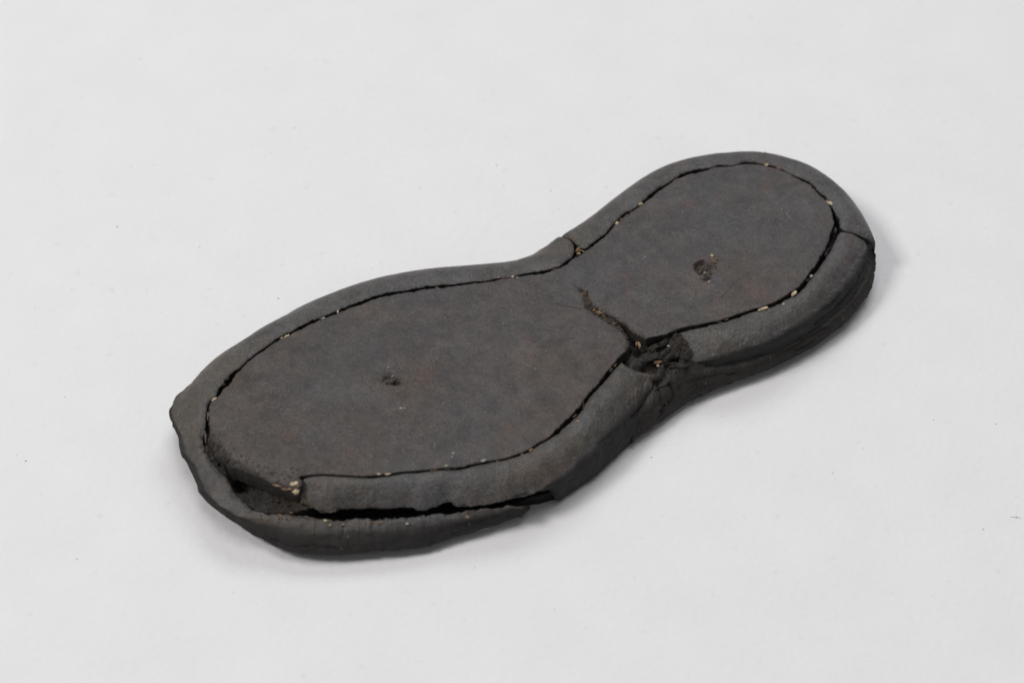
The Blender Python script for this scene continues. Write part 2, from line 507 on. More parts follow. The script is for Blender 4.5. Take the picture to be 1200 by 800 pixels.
def slab(name, loop, M, B, zfun, mat, grid=0.5, extra=None, wall_rings=10, outer=None, parent=None,
         rough_wall=0.25, soil=None, wall_seed=1, edge_from=0.55, carve=None, top_edge=None):
    """one piece of leather: a top face that follows zfun inside the loop and a wall that runs
    from the loop over M (xyz) down to B (xyz). outer = 1 where the wall is an outer side."""
    k = clean_loop(loop)
    loop, M, B = loop[k, :2], M[k], B[k]
    outer = (np.zeros(len(k)) if outer is None else outer[k])
    # orientation: make it counter-clockwise
    area = 0.5 * np.sum(loop[:, 0] * np.roll(loop[:, 1], -1) - np.roll(loop[:, 0], -1) * loop[:, 1])
    if area < 0:
        loop, M, B, outer = loop[::-1], M[::-1], B[::-1], outer[::-1]
    nb = len(loop)
    lo, hi = loop.min(0), loop.max(0)
    gx = np.arange(lo[0], hi[0], grid); gy = np.arange(lo[1], hi[1], grid * 0.866)
    X, Y = np.meshgrid(gx, gy)
    X = X + (np.arange(len(gy)) % 2)[:, None] * grid * 0.5
    G = np.stack([X.ravel(), Y.ravel()], 1)
    G += RNG.uniform(-0.18, 0.18, G.shape) * grid
    cand = [G]
    # rows of points that follow the rim
    t = np.roll(loop, -1, 0) - np.roll(loop, 1, 0)
    t /= np.linalg.norm(t, axis=1)[:, None] + 1e-9
    nin = np.stack([-t[:, 1], t[:, 0]], 1)
    ring = np.vstack([loop + nin * d for d in (0.18, 0.42)])
    A_, B_ = loop, np.roll(loop, -1, 0)
    G = G[inside(G, loop)]
    G = G[seg_dist(G, A_, B_) > 0.62]
    ring = ring[inside(ring, loop)]
    ring = ring[seg_dist(ring, A_, B_) > 0.15]
    pts = [G, ring]
    if extra is not None and len(extra):
        E = extra[inside(extra, loop)]
        if len(E):
            E = E[seg_dist(E, A_, B_) > 0.12]
            pts.append(E)
    P = np.vstack([loop] + pts)
    vs = [Vector(p) for p in P]
    es = [(i, (i + 1) % nb) for i in range(nb)]
    r = delaunay_2d_cdt(vs, es, [], 1, 1e-5)
    V2 = np.array([tuple(v) for v in r[0]])
    faces = [tuple(f) for f in r[2]]
    # map original boundary vertices to output ones
    mp = {}
    for oi, orig in enumerate(r[3]):
        for q in orig:
            mp[q] = oi
    z = zfun(V2)
    nV = len(V2)
    V = [np.column_stack([V2, z])]
    # make faces face up
    F = []
    for f in faces:
        a, b, c = (V2[f[0]], V2[f[1]], V2[f[2]])
        ar = (b[0] - a[0]) * (c[1] - a[1]) - (b[1] - a[1]) * (c[0] - a[0])
        F.append(f if ar > 0 else f[::-1])
    bi = np.array([mp[i] for i in range(nb)])
    P0 = np.column_stack([V2[bi], z[bi]])
    # walls
    s = np.r_[0, np.cumsum(np.linalg.norm(np.diff(loop, axis=0), axis=1))]
    nout = -nin
    edge = [np.zeros(nV) if top_edge is None else np.clip(top_edge(V2), 0, 1)]
    prev = bi
    base = nV
    K1 = int(wall_rings * 0.7); K2 = wall_rings - K1
    for j in range(1, wall_rings + 1):
        if j <= K1:
            q = j / K1
            a = q * math.pi / 2
            # vertical drop ~ 1-cos, outward ~ sin : a rounded shoulder
            kx, kz = math.sin(a), 1 - math.cos(a)
            kz = kz * 0.6 + q * 0.4
            R = P0.copy()
            R[:, :2] = P0[:, :2] + (M[:, :2] - P0[:, :2]) * kx
            R[:, 2] = P0[:, 2] + (M[:, 2] - P0[:, 2]) * kz
        else:
            q = (j - K1) / K2
            R = M + (B - M) * q
        zz = R[:, 2]
        lay = fbm(s / 14.0 + 0.0, zz / 0.9, wall_seed, 4, 0.6)
        lump = fbm(s / 2.2, zz / 1.8, wall_seed + 9, 4, 0.6)
        amp = outer * rough_wall * min(1.0, j / 3.0) * (0.9 * lay + 0.8 * lump) + (1 - outer) * 0.12 * lump
        if carve:
            q2 = to_photo(R)
            for line, dep, wd in carve:
                dd = poly_dist(q2, line)
                amp = amp - outer * dep * np.exp(-(dd / wd) ** 2)
        if j < wall_rings:
            R[:, :2] += nout * amp[:, None]
        V.append(R)
        e = smooth(0.0, edge_from, np.full(nb, j / wall_rings)) * outer + (1 - outer) * 1.0
        edge.append(e)
        cur = np.arange(base, base + nb)
        base += nb
        for i in range(nb):
            i2 = (i + 1) % nb
            F.append((int(prev[i]), int(cur[i]), int(cur[i2]), int(prev[i2])))
        prev = cur
    V = np.vstack(V)
    edge = np.concatenate(edge)
    # torn crack walls are marked from the very rim
    sl = np.zeros(len(V))
    if soil is not None:
        sl = np.clip(soil(V), 0, 1)
    o = mesh_obj(name, V * MM, F, mat, parent or sole, True, {'cut_edge': edge, 'soil': sl})
    return o


def crack_cols(P2, zf, depth=4.5, shrink=0.0):
    """wall description for a crack edge: straight down"""
    z = zf(P2[:, :2])
    M = np.column_stack([P2[:, :2], z - depth * 0.5])
    B = np.column_stack([P2[:, :2], z - depth])
    return M, B


def strip_height(crack_pts, outer_pts, power, crack_z=None, lip=0.0, roll=0.0):
    """height of an edge strip: tread level at the crack, falling over to the outer rim"""
    cp = crack_pts[::3]; op = outer_pts[::3]
    cz = tread_z(cp[:, :2]) if crack_z is None else crack_z[::3]

    def f(P):
        dC = poly_dist(P, crack_pts); dS = poly_dist(P, outer_pts)
        zS = idw(P, op[:, :2], op[:, 2])
        zC = idw(P, cp[:, :2], cz)
        u = dC / (dC + dS + 1e-6)
        z = zC + (zS - zC) * u ** power
        z += 0.10 * fbm(P[:, 0] / 3.5, P[:, 1] / 3.5, 21, 4) * (4 * u * (1 - u))
        z += roll * 4 * u * (1 - u)
        z -= 0.16 * np.exp(-dC / 0.25) + (0.2 + roll * 0.25) * np.exp(-dC / 1.2) + lip * np.exp(-(dS / 1.7) ** 1.3)
        z += 0.5 * lip * np.exp(-dS / 1.5) * fbm(P[:, 0] / 1.2, P[:, 1] / 1.2, 22, 4, 0.65)
        return z
    return f


def outer_table(tab, step=0.28, jit=0.08, seed=1, wl=1.4):
    """rows: S px,py,z, M px,py,z, bottom z -> S, M, B arrays"""
    rows = []
    for r in tab:
        a = at(r[0], r[1], r[2]); b = at(r[3], r[4], r[5])
        rows.append((a[0], a[1], a[2], b[0], b[1], b[2], r[6]))
    R = catmull(np.array(rows), step)
    nr = normals(R)
    s = np.arange(len(R)) * step
    j = jit * fbm(s / wl, s * 0, seed, 4, 0.65)
    S = R[:, :3].copy(); S[:, :2] += nr * j[:, None]
    M = R[:, 3:6].copy(); M[:, :2] += nr * (0.8 * jit * fbm(s / (wl * 3.5), s * 0, seed + 40, 4, 0.6))[:, None]
    # bottom: tucked in under M
    d = M[:, :2] - S[:, :2]
    B = M.copy()
    B[:, 2] = R[:, 6]
    return S, M, B, nr


# ---- far silhouette (clockwise, from the toe tip to the heel) : px, py -----------------
FAR = [(212,459),(224,447.5),(240,431),(252.5,420),(266,409.3),(280,400.6),(294,392),(306,384),(320,376),(337.5,367),
    (350,359.5),(369,350),(385,343.7),(401,337.3),(416,332),(432.5,327),(451,322),(470,318),(495,314),(525,310.6),(550,309),(575,307),
    (602.5,304),(616,300),(629,295),(640,288.3),(646,285),(652,280.5),(659,275.6)]
FAR_HEEL = [(662.5,276.3),(667.5,272),(682.5,261),(700,249),(712.5,239),(725,229),(738.5,219),(752.5,209),(767.5,200),(784,192.5),
    (802.5,186.5),(821,182.3),(846,179),(865,178.3),(884,178),(897,178.8),(910,181),(925,185),(940,189.3),(952.5,195),(966,204),(979,214),
    (991,226),(1000,238),(1008,251),(1014,262.5),(1019,276)]


def far_outer(tab, z_sil=12.9, off=1.95, zS=10.2, jit=0.06, seed=3):
    P = catmull(np.array([at(x, y, z_sil) for x, y in tab]), 0.28)
    nr = normals(P)
    s = np.arange(len(P)) * 0.28
    j = jit * fbm(s / 2.0, s * 0, seed, 3)
    S = P.copy(); S[:, :2] += nr * (off + j)[:, None]; S[:, 2] = zS
    M = S.copy(); M[:, :2] += nr * 0.25; M[:, 2] = 6.0
    B = S.copy(); B[:, :2] -= nr * 1.2; B[:, 2] = 0.5
    return S, M, B


# =============================================================================
# 1. edge strip, far side of the forepart, running round the toe and along the front
# =============================================================================
S1, M1, B1 = far_outer(FAR)
_n = normals(S1)
_w = (1 - smooth(0, 14, np.arange(len(S1)) * 0.28))
S1[:, :2] -= _n * (_w * 1.5)[:, None]
S1[:, 2] += 1.2 * _w
M1[:, 2] += 2.0 * _w
# toe and front rows (anticlockwise seen from above, so they are reversed below)
TOE = [ # S px,py,z      M px,py,z        bottom
    (206.5,467.5,11.2, 205.6,468,9.3, 1.2),
    (203.5,475,10.9, 202,476,8.8, 1.2),
    (203,485,10.5, 199.2,487,7.9, 1.2),
    (208,497,10.2, 202.5,499.5,7.4, 1.2),
    (213.5,508,10.0, 207.5,509.5,6.8, 1.2),
    (217,518,9.8, 209,517.5,6.4, 1.2),
    (221.5,528,9.6, 212,531,6.0, 1.2),
    (227,538,9.5, 216.5,540,5.6, 1.2),
    (233,548,9.3, 224,547.5,5.5, 1.2),
    (237,558,9.1, 225,555.5,5.2, 1.2),
    (243,570,9.0, 229.5,565.5,5.0, 1.2),
    (249,580,8.9, 234,576,4.8, 1.2),
    (258,590,8.8, 247,591,4.5, 1.2),
    (271,600,8.7, 262,603,4.0, 1.2),
    (288,606.5,8.6, 277.5,614,3.4, 1.4),
    (305,608,8.5, 296,626.5,3.0, 1.6),
    (322,607.5,8.5, 314,636,2.8, 1.8),
    (340,608.5,8.4, 333,643.5,3.0, 2.6),
    (358,608,8.3, 355,648,3.1, 2.7),
    (380,609,8.1, 380,650,3.1, 2.7),
    (402,611,8.0, 402,650,3.1, 2.7),
    (420,608.5,8.0, 422,648,3.1, 2.7),
    (436,610,8.0, 440,646.5,3.1, 2.6),
    (467,608,8.0, 472,642.5,3.0, 2.4),
    (492,606,8.0, 500,638.5,2.8, 1.8),
    (524,603.5,8.0, 532,630,2.4, 0.9),
    (557,598.5,8.0, 565,620,2.4, 0.8),
    (585,595,8.0, 590,611,2.4, 0.7),
    (603,593.5,8.0, 607,604,2.4, 0.7),
    (613,595,7.4, 620,597,2.6, 0.9)]
S1b, M1b, B1b, _n = outer_table(TOE, jit=0.42, seed=11, wl=2.9)
B1b[:, :2] += _n * 1.7        # tucked in (anticlockwise travel: left = inwards)
# inner boundary of that piece at the toe (from far crack downwards), then hidden under the near strip
inner_toe = trace([(239,507,12.2),(237.5,517.5,11.6),(243,532,11.0),(252,542,10.6),(261,550,10.3),(267,560,9.9),(272.5,571,9.5),
                   (279,581,9.2),(288,588.5,9.0),(299,598,8.8),(313,601,8.7),(328,600.5,8.5),(345,602,8.3),(362,604,8.0),(380,606.5,7.9),(402,608.5,7.9),(420,606,7.9),(440,607.5,7.9),(467,605.5,7.9),(492,603.5,7.9),(524,601,7.9),(557,596,7.9),
                   (588,592.3,7.9),(604,591,7.7),(611,593,7.4)], jit=0.22, seed=5, wl=2.0)
c1 = crack_side(cf, OUT, 31)
# the break at the waist (end of strip)
end1 = trace([(668,302,13.7),(672.5,295,13.6),(672,285,13.3),(667,279.5,12.9)], jit=0.05, seed=8)
crack1 = np.vstack([end1[::-1][:, :2], c1[::-1], inner_toe[:, :2]])      # waist -> toe -> front
cz1 = np.r_[end1[::-1][:, 2], tread_z(c1[::-1]) - 0.1, inner_toe[:, 2]]
# fade the height between tread level and the lower toe rim
i0 = len(end1); i1 = i0 + len(c1)
kk = np.arange(len(crack1))
nblend = 40
cz1[i1 - nblend:i1] = np.linspace(cz1[i1 - nblend], inner_toe[0, 2], nblend)
outer1 = np.vstack([S1[::-1], S1b])          # waist -> toe tip -> front
loop1 = np.vstack([crack1, S1b[::-1][:, :2], S1[:, :2]])
f1 = strip_height(crack1, outer1, 3.0, cz1, 0.0, 0.2)
Mc, Bc = crack_cols(crack1, f1, 4.0)
Mc[:, 2] = np.maximum(Mc[:, 2], 3.5); Bc[:, 2] = np.maximum(Bc[:, 2], 2.2)
_f1 = f1


def f1(P):
    dS = poly_dist(P, S1b)
    dI = poly_dist(P, inner_toe)
    return _f1(P) + (0.2 * np.exp(-dS / 1.2) + 0.8 * np.exp(-dI / 1.0)) * fbm(P[:, 0] / 1.1, P[:, 1] / 1.1, 141, 4, 0.65)


slab('edge_strip', loop1, np.vstack([Mc, M1b[::-1], M1]), np.vstack([Bc, B1b[::-1], B1]), f1, STRIP,
     outer=np.r_[np.zeros(len(Mc)), np.ones(len(S1b) + len(S1))], wall_rings=30, rough_wall=0.5, wall_seed=41, grid=0.46, edge_from=0.35,
     carve=[(rag([(306,632),(325,634),(345,641),(365,640),(395,642)], seed=21), 0.5, 1.2)],
     soil=lambda V: 0.45 * np.exp(-((V[:, 0] - at(360, 604, 8)[0]) / 16) ** 2) * np.exp(-((V[:, 2] - 8.2) / 0.8) ** 2)
     * (V[:, 1] < at(300, 590, 8)[1]) * (fbm(V[:, 0] / 2, V[:, 1] / 2, 4) > 0))

# =============================================================================
# 2. edge strip of the forepart, near side (overhangs the slot at the toe)
# =============================================================================
SLOT = [
    (351,584,10.2,351,585,9.2,8.2),
    (362,590,10.1,362,592,9,8.1),
    (378,596.7,10.1,378,597.3,9.4,8),
    (399,594.2,10.2,399,594.8,9.5,8),
    (417,592.2,10.2,417,592.8,9.5,8),
    (449,592.2,10.2,449,592.8,9.5,8),
    (480,590.7,10.2,480,591.3,9.5,8),
    (492,594.2,10,492,594.8,9.3,8),
    (505,591.2,10.2,505,591.8,9.5,8),
    (519,586.2,10.4,519,586.8,9.7,8),
    (528,585.7,10.4,528,586.3,9.7,8),
    (536,590.2,10.2,536,590.8,9.5,8),
    (564,588.2,10.2,564,588.8,9.5,8),
    (589,583.2,10.3,589,583.8,9.6,8),
    (617,576.7,10.4,617,577.3,9.7,8),
    (632,570,10.8,633,575,8.6,7.8),
    (643,561,11.2,647,572,8,6.8),
    (648,556,11.5,651,574,6.4,4.2),
    (653,551,11.7,656,582,3.2,1),
    (665,543,12,668,576,2.4,0.6),
    (680,529,12.4,684,566,2,0.6),
    (694,514,12.7,702,553,2,0.6),
    (707,497.5,12.8,717,539.5,2,0.6),
    (720,482.5,12.8,729,528.5,2,0.6),
    (732,468,12.7,738,519,2.2,0.7),
    (743,454,12.4,744,511,2.6,1),
    (754,444,12,747,500,3.6,2),
    (764,442,11.4,755,480,5.4,4),
    (769,441,11.2,766,462,7.2,6)]
S2, M2, B2, n2 = outer_table(SLOT, jit=0.36, seed=13, wl=2.0)
# underside of the overhang runs inwards
kk = smooth(3.0, 8.5, B2[:, 2])[:, None]
B2[:, :2] += n2 * (0.6 + 5.5 * kk)
c2 = crack_side(cfn, OUT, 33)                # travels waist -> toe; left = outside
endw = trace([(766,436.5,11.6),(757,433,12.4),(746,431,12.9),(735,426,13.3),(728.5,421,13.6)], jit=0.12, seed=17, wl=1.2)
endt = trace([(351.4,558.6,13.6),(352.5,564,13.2),(351.5,571,12.3),(350.0,578,11.2)], jit=0.12, seed=18, wl=1.0)
crack2 = np.vstack([endw[:, :2], c2[26:], endt[:, :2]])
cz2 = np.r_[endw[:, 2], tread_z(c2[26:]) - 0.15, endt[:, 2]]
f2 = strip_height(crack2, S2, 1.7, cz2, 1.15, 0.5)
_f2 = f2


def f2(P):
    return (_f2(P) - 0.55 * np.exp(-poly_dist(P, endt) / 1.6) - 0.5 * np.exp(-poly_dist(P, endw) / 1.4)
            + 0.25 * np.exp(-poly_dist(P, endw) / 2.5) * fbm(P[:, 0] / 1.0, P[:, 1] / 1.0, 151, 4, 0.6))


Mc, Bc = crack_cols(crack2, f2, 4.0)
loop2 = np.vstack([crack2, S2[:, :2]])
slab('edge_strip', loop2, np.vstack([Mc, M2]), np.vstack([Bc, B2]), f2, STRIP,
     outer=np.r_[np.zeros(len(Mc)), np.ones(len(S2))], wall_rings=34, rough_wall=0.26, wall_seed=51, grid=0.42, edge_from=0.3,
     carve=[(rag([(767,446),(768,458),(763,468),(755,475),(748,483),(741,489)], seed=3), 0.9, 1.6), (rag([(700,520),(712,512),(728,498)], seed=5), 0.35, 1.2),
            (rag([(757,520),(730,530),(700,555)], seed=9), 0.0, 1.2)])

# =============================================================================
# 3. edge strip, far side of the heel
# =============================================================================
S3, M3, B3 = far_outer(FAR_HEEL, seed=7, zS=10.4, off=1.75)
c3 = crack_side(chf, OUT, 35)
end3a = trace([(668.5,279,12.8),(674,283.5,13.3),(680,288.5,13.7)], jit=0.05, seed=19)
end3b = trace([(984.5,265.5,13.8),(991,269.5,13.5),(999,271.5,13.0),(1009,275.5,12.2),(1016,279,11.2)], jit=0.10, seed=20, wl=1.2)
crack3 = np.vstack([end3a[:, :2], c3[6:-3], end3b[:, :2]])
cz3 = np.r_[end3a[:, 2], tread_z(c3[6:-3]) - 0.1, end3b[:, 2]]
f3 = strip_height(crack3, S3, 3.6, cz3, 0.0, 0.25)
Mc, Bc = crack_cols(crack3, f3, 5.0)
slab('edge_strip', np.vstack([crack3, S3[::-1][:, :2]]), np.vstack([Mc, M3[::-1]]), np.vstack([Bc, B3[::-1]]), f3, STRIP,
     outer=np.r_[np.zeros(len(Mc)), np.ones(len(S3))], wall_rings=14, rough_wall=0.15, wall_seed=61, grid=0.48)

# =============================================================================
# 4. edge strip, near side of the heel
# =============================================================================
HEELN = [
    (1016,282.5,12.2, 1022,290,8.2, 7.0),
    (1008,295,12.6, 1019.5,307,7.0, 6.0),
    (998,309,12.9, 1013,325,6.6, 5.6),
    (986,325,13.0, 1003,342,6.4, 5.4),
    (972,340,13.0, 990,357.5,6.3, 5.2),
    (956,356,13.0, 974,372,6.2, 5.2),
    (936,371,13.0, 957,385.5,6.2, 5.2),
    (912,386,13.0, 935,399,6.2, 5.2),
    (890,396.5,13.0, 908,412,6.2, 5.2),
    (870,402.5,12.9, 884,420.5,6.2, 5.2),
    (848,409.5,12.6, 858,427,6.4, 5.2),
    (830,414.5,12.0, 836,430,6.8, 5.8),
    (814,419.5,11.0, 818,429,7.6, 6.8),
    (808.5,421,10.7, 808,427,8.2, 7.4)]
S4, M4, B4, n4 = outer_table(HEELN, jit=0.16, seed=23, wl=2.0)   # travels clockwise: left = outside
B4[:, :2] -= n4 * 0.5
c4 = crack_side(chn, OUT, 37)
end4a = trace([(1015,280.5,11.6),(1009,277.2,12.3),(999,272.6,13.0),(991,270.8,13.5),(985,270,13.8)], jit=0.10, seed=24, wl=1.2)
end4b = trace([(797.5,387,13.8),(800.5,395,13.3),(804.5,405,12.3),(808.5,414,11.4)], jit=0.16, seed=25, wl=1.0)
crack4 = np.vstack([end4a[:, :2], c4[8:], end4b[:, :2]])
cz4 = np.r_[end4a[:, 2], tread_z(c4[8:]) - 0.1, end4b[:, 2]]
_f4 = strip_height(crack4, S4, 1.6, cz4, 1.2, 0.55)
fold = np.array([at(831, 380, 13.8)[:2], at(838, 395, 12.8)[:2], at(846, 409, 11.5)[:2]])


def f4(P):
    z = _f4(P)
    d = poly_dist(P, fold)
    left = P[:, 0] < np.interp(P[:, 1], fold[::-1, 1], fold[::-1, 0])
    # a flattened flap beside the tear, one step lower than the rubbed strip
    z = z - np.where(left, 0.42 * smooth(0, 0.8, d), -0.18 * np.exp(-(d / 0.7) ** 2))
    z = z - 0.8 * np.exp(-poly_dist(P, end4b) / 0.9) * vnoise(P[:, 0] / 0.9, P[:, 1] / 0.9, 153)
    # little wrinkles across the strip
    z += 0.05 * fbm(P[:, 0] / 0.9, P[:, 1] / 3.5, 77, 3) * (~left)
    return z


Mc, Bc = crack_cols(crack4, f4, 4.5)
slab('edge_strip', np.vstack([crack4, S4[::-1][:, :2]]), np.vstack([Mc, M4[::-1]]), np.vstack([Bc, B4[::-1]]), f4, STRIP,
     outer=np.r_[np.zeros(len(Mc)), np.ones(len(S4))], wall_rings=28, rough_wall=0.34, wall_seed=71, grid=0.42, edge_from=0.3,
     carve=[(rag([(1019,288),(1019,300),(1014,315),(1004,333),(991,350),(974,366),(955,380)], seed=31), 0.8, 1.8), (rag([(985,345),(975,356),(960,366)], seed=33), 0.35, 1.2)],
     extra=densify_line(catmull(fold, 0.25), 1.0, 0.25))

# =============================================================================
# 5. lower layer of heel and waist, near side (with the torn rubble at the waist)
# =============================================================================
LOWER = [
    (1021,287,8.6, 1024.5,296,8.0, 1.9),
    (1020.5,303,7.0, 1026,309,5.6, 1.9),
    (1015,324,6.6, 1025,326,4.6, 1.9),
    (1005,342,6.4, 1019,343,4.0, 1.9),
    (992,358,6.3, 1009,358,3.6, 1.9),
    (976,373,6.2, 994,375,3.4, 1.9),
    (959,386,6.2, 975,391,3.2, 1.9),
    (937,400,6.2, 950,408,3.0, 1.9),
    (910,413,6.2, 920,423.5,3.0, 1.9),
    (886,422,6.2, 890,436,2.8, 1.6),
    (860,429,6.4, 862,447,2.6, 1.3),
    (838,431.5,6.8, 838,456,2.4, 1.1),
    (820,431,7.8, 820,464,2.2, 0.9),
    (804,432,8.6, 806,471,2.1, 0.8),
    (791,437,9.0, 793,479,2.0, 0.6),
    (781,446,9.0, 783,487,2.0, 0.6),
    (772,455,8.6, 774,494,2.0, 0.6),
    (762,467,8.0, 764,502,2.0, 0.6),
    (751,482,7.0, 752,511,2.0, 0.6),
    (741,497,5.6, 741,519,2.0, 0.6)]
S5, M5, B5, n5 = outer_table(LOWER, jit=0.2, seed=27, wl=1.8)
B5[:, :2] -= n5 * 1.3
inner5 = trace([(733,490,5.6),(735,470,7.5),(734,440,9.5),(737,420,10.3),(745,408,10.6),(755,400,11.0),(768,396,11.2),(785,391,11.6),(799,389,11.8),
                (815,400,9.5),(840,405,8.0),(880,400,7.0),(930,380,7.0),(965,355,7.0),(990,325,7.0),(1000,300,7.5),(1010,288,8.0)], jit=0.1, seed=29)
gx, gy = at(785, 415, 10)[:2]
black = [(at(781, 393, 11), 1.5, 0.9, 3.6), (at(768, 398, 11), 1.7, 1.1, 2.6), (at(754, 414, 10.5), 1.6, 1.0, 5.5), (at(771, 402, 10.5), 1.6, 0.8, 3.5), (at(764, 405, 10.5), 1.5, 0.9, 1.8), (at(793, 424, 10), 1.3, 0.4, 1.0)]
splits = [np.array([at(*p)[:2] for p in t]) for t in (
    [(770,446,10),(777,456,9),(785,452,9)], [(785,452,9),(787,462,8)], [(806,428,9),(815,430,8.6),(824,431,8)], [(776,428,10.5),(790,425,10),(800,421,10)])]
_f5 = strip_height(inner5, S5, 1.3, inner5[:, 2])
bump5 = [(at(790, 405, 11), 2.2, 0.9), (at(798, 414, 11), 2.0, 1.0), (at(765, 420, 10.6), 1.5, 0.5), (at(784, 412, 11), 1.6, 0.6)]


def f5(P):
    z = _f5(P)
    g = np.exp(-(((P[:, 0] - gx) / 8.5) ** 2 + ((P[:, 1] - gy) / 8.5) ** 2))
    g = np.maximum(g, np.exp(-(((P[:, 0] - at(755, 412, 10)[0]) / 5.0) ** 2 + ((P[:, 1] - at(755, 412, 10)[1]) / 4.0) ** 2)))
    for (c, r, h) in bump5:
        z += h * np.exp(-((P[:, 0] - c[0]) ** 2 + (P[:, 1] - c[1]) ** 2) / r ** 2)
    rr = 1 - np.abs(fbm(P[:, 0] / 1.6, P[:, 1] / 1.6, 91, 4, 0.6)) * 2
    z += g * (3.4 * fbm((P[:, 0] + P[:, 1]) / 5.5, (P[:, 1] - P[:, 0]) / 2.4, 93, 4, 0.55) + 0.7 * fbm(P[:, 0] / 0.8, P[:, 1] / 0.8, 97, 3) + 0.8)
    c = at(797, 405, 12)
    z += 1.5 * np.exp(-((P[:, 0] - c[0]) / 2.6) ** 2 - ((P[:, 1] - c[1]) / 3.0) ** 2)
    for c, rx, ry, h in black:
        z -= h * np.exp(-((P[:, 0] - c[0]) / rx) ** 2 - ((P[:, 1] - c[1]) / ry) ** 2)
    for l in splits:
        z -= 0.8 * np.exp(-(poly_dist(P, l) / 0.28) ** 2)
    return z


slab('lower_layer', np.vstack([inner5[::-1][:, :2], S5[::-1][:, :2]]),
     np.vstack([np.column_stack([inner5[::-1][:, :2], np.full(len(inner5), 4.0)]), M5[::-1]]),
     np.vstack([np.column_stack([inner5[::-1][:, :2], np.full(len(inner5), 2.0)]), B5[::-1]]), f5, LOWERM,
     outer=np.r_[np.zeros(len(inner5)), np.ones(len(S5))], wall_rings=32, rough_wall=0.5, wall_seed=81, grid=0.4, edge_from=0.2,
     carve=[(rag([(786,450),(789,461),(787,470),(780,476),(776,483)], seed=11), 1.2, 1.7), (rag([(770,458),(778,455),(786,451)], seed=12), 0.7, 1.4),
            (rag([(800,448),(830,442),(862,438)], seed=13), 0.4, 1.4), (rag([(925,412),(940,409),(955,400)], seed=14), 0.5, 1.3),
            (rag([(905,415),(930,408),(948,396),(970,385)], seed=15), 0.3, 1.3)],
     extra=densify_disc((gx, gy), 10.5, 0.22),
     soil=lambda V: 0.6 * np.exp(-((V[:, 0] - at(772, 424, 10.6)[0]) ** 2 + (V[:, 1] - at(772, 424, 10.6)[1]) ** 2) / 5.0)
     + 0.5 * np.exp(-((V[:, 0] - at(800, 405, 11)[0]) ** 2 + (V[:, 1] - at(800, 405, 11)[1]) ** 2) / 6.0))

# =============================================================================
# 6. tread face (with the tear, two nail holes, scratches)
# =============================================================================
i_f = crack_side(cf, IN, 51)
i_hf = crack_side(chf, IN, 53)
i_hn = crack_side(chn, IN, 55)
i_fn = crack_side(cfn, IN, 57)
join_w = trace([(674,301,14),(678,299,14),(684,295,14)], jit=0.06, seed=61)
gap_w = trace([(787,387.5,14),(779,390.5,13.9),(768,393,13.8),(760,395,13.7)], jit=0.22, seed=62, wl=1.4)
tear_u = trace([(756.0,394.8,13.7),(749.0,390.8,13.8),(743.5,387.3,13.9),(735.0,380.3,14),(727.0,374.8,14),(718.0,369.8,14),(710.0,365.3,14),(701.0,359.8,14),
                (694.0,354.3,14),(690.0,348.3,14),(686.0,342.3,14),(681.0,338.8,14)], jit=0.26, seed=63, wl=1.1)
tear_l = trace([(684.8,340.3,14),(686.3,346.8,14),(687.3,354.8,14),(692.8,360.8,14),(700.8,366.8,14),(709.8,371.8,14),(717.8,377.3,14),(725.8,383.3,14),(732.8,389.8,14),
                (736.8,396.8,14),(737.8,403.8,14)], jit=0.26, seed=64, wl=1.1)
toe_lip = trace([(351.0,558.6,13.8),(353.8,564,13.6),(353.6,570,13.2),(350.5,575.5,12.6),(342,576,12.3),(331,573,12.3),(318,568,12.3),(306,563.5,12.2),(296,560,11.9),(286,557,11.6),
                 (276,553,11.5),(267,548.5,11.5),(258,541,11.7),(250,531,12.0),(245,520,12.5),(243.5,514,12.9)], jit=0.35, seed=65, wl=1.6)
RIDGE = np.array([at(*p)[:2] for p in [(238,470,14),(246,487,14),(252,501,14),(261,515,14),(272,529,14),(287,543,14),(304,553,14),(324,560,14),(353,568,14)]])
RIDGE = catmull(RIDGE, 0.5)
loop6 = np.vstack([i_f[4:], join_w[:, :2], i_hf[5:], i_hn[1:], gap_w[:, :2], tear_u[:, :2], tear_l[:, :2], i_fn[2:], toe_lip[:, :2]])
toe_c = np.array(at(262, 545, 12)[:2])
HOLE1 = np.array(at(827, 313, 14)[:2]); HOLE2 = np.array(at(459, 444.5, 14)[:2])
HAIR = [ # polyline px, depth mm, half width mm
    ([(685,361),(672,359.5),(661,357.5),(651,355)], 0.35, 0.16),
    ([(697,352),(708,348),(722,343),(734,335)], 0.10, 0.16),
    ([(676,335),(682,338),(686,341)], 0.5, 0.25),
    ([(498,370),(504,377),(513,386),(522,394)], 0.16, 0.20),
    ([(845,348),(852,341),(860,332),(868,326)], 0.18, 0.16),
    ([(398,455),(408,464),(425,479)], 0.07, 0.20),
    ([(347,437),(362,431),(378,427)], 0.07, 0.18),
    ([(512,372),(524,362),(534,352)], 0.07, 0.22),
    ([(300,533),(330,522),(356,515)], 0.08, 0.22),
    ([(430,556),(412,551),(395,552)], 0.1, 0.15),
    ([(560,452),(585,440),(600,420)], 0.04, 0.25)]
_r = random.Random(12)
for _k in range(22):
    x_ = _r.uniform(300, 900); y_ = 455 - (x_ - 300) * 0.30 + _r.uniform(-55, 55)
    a_ = _r.choice([-0.5, 0.5, 0.9, 1.2]) + _r.uniform(-.3, .3); l_ = _r.uniform(10, 30)
    HAIR.append(([(x_, y_), (x_ + l_ * .5 * math.cos(a_) + _r.uniform(-1, 1), y_ - l_ * .5 * math.sin(a_)), (x_ + l_ * math.cos(a_), y_ - l_ * math.sin(a_))],
                 _r.uniform(0.03, 0.08), 0.16))
HAIRW = [(catmull(np.array([at(x, y, 14)[:2] for x, y in l]), 0.2), d, hw) for l, d, hw in HAIR]


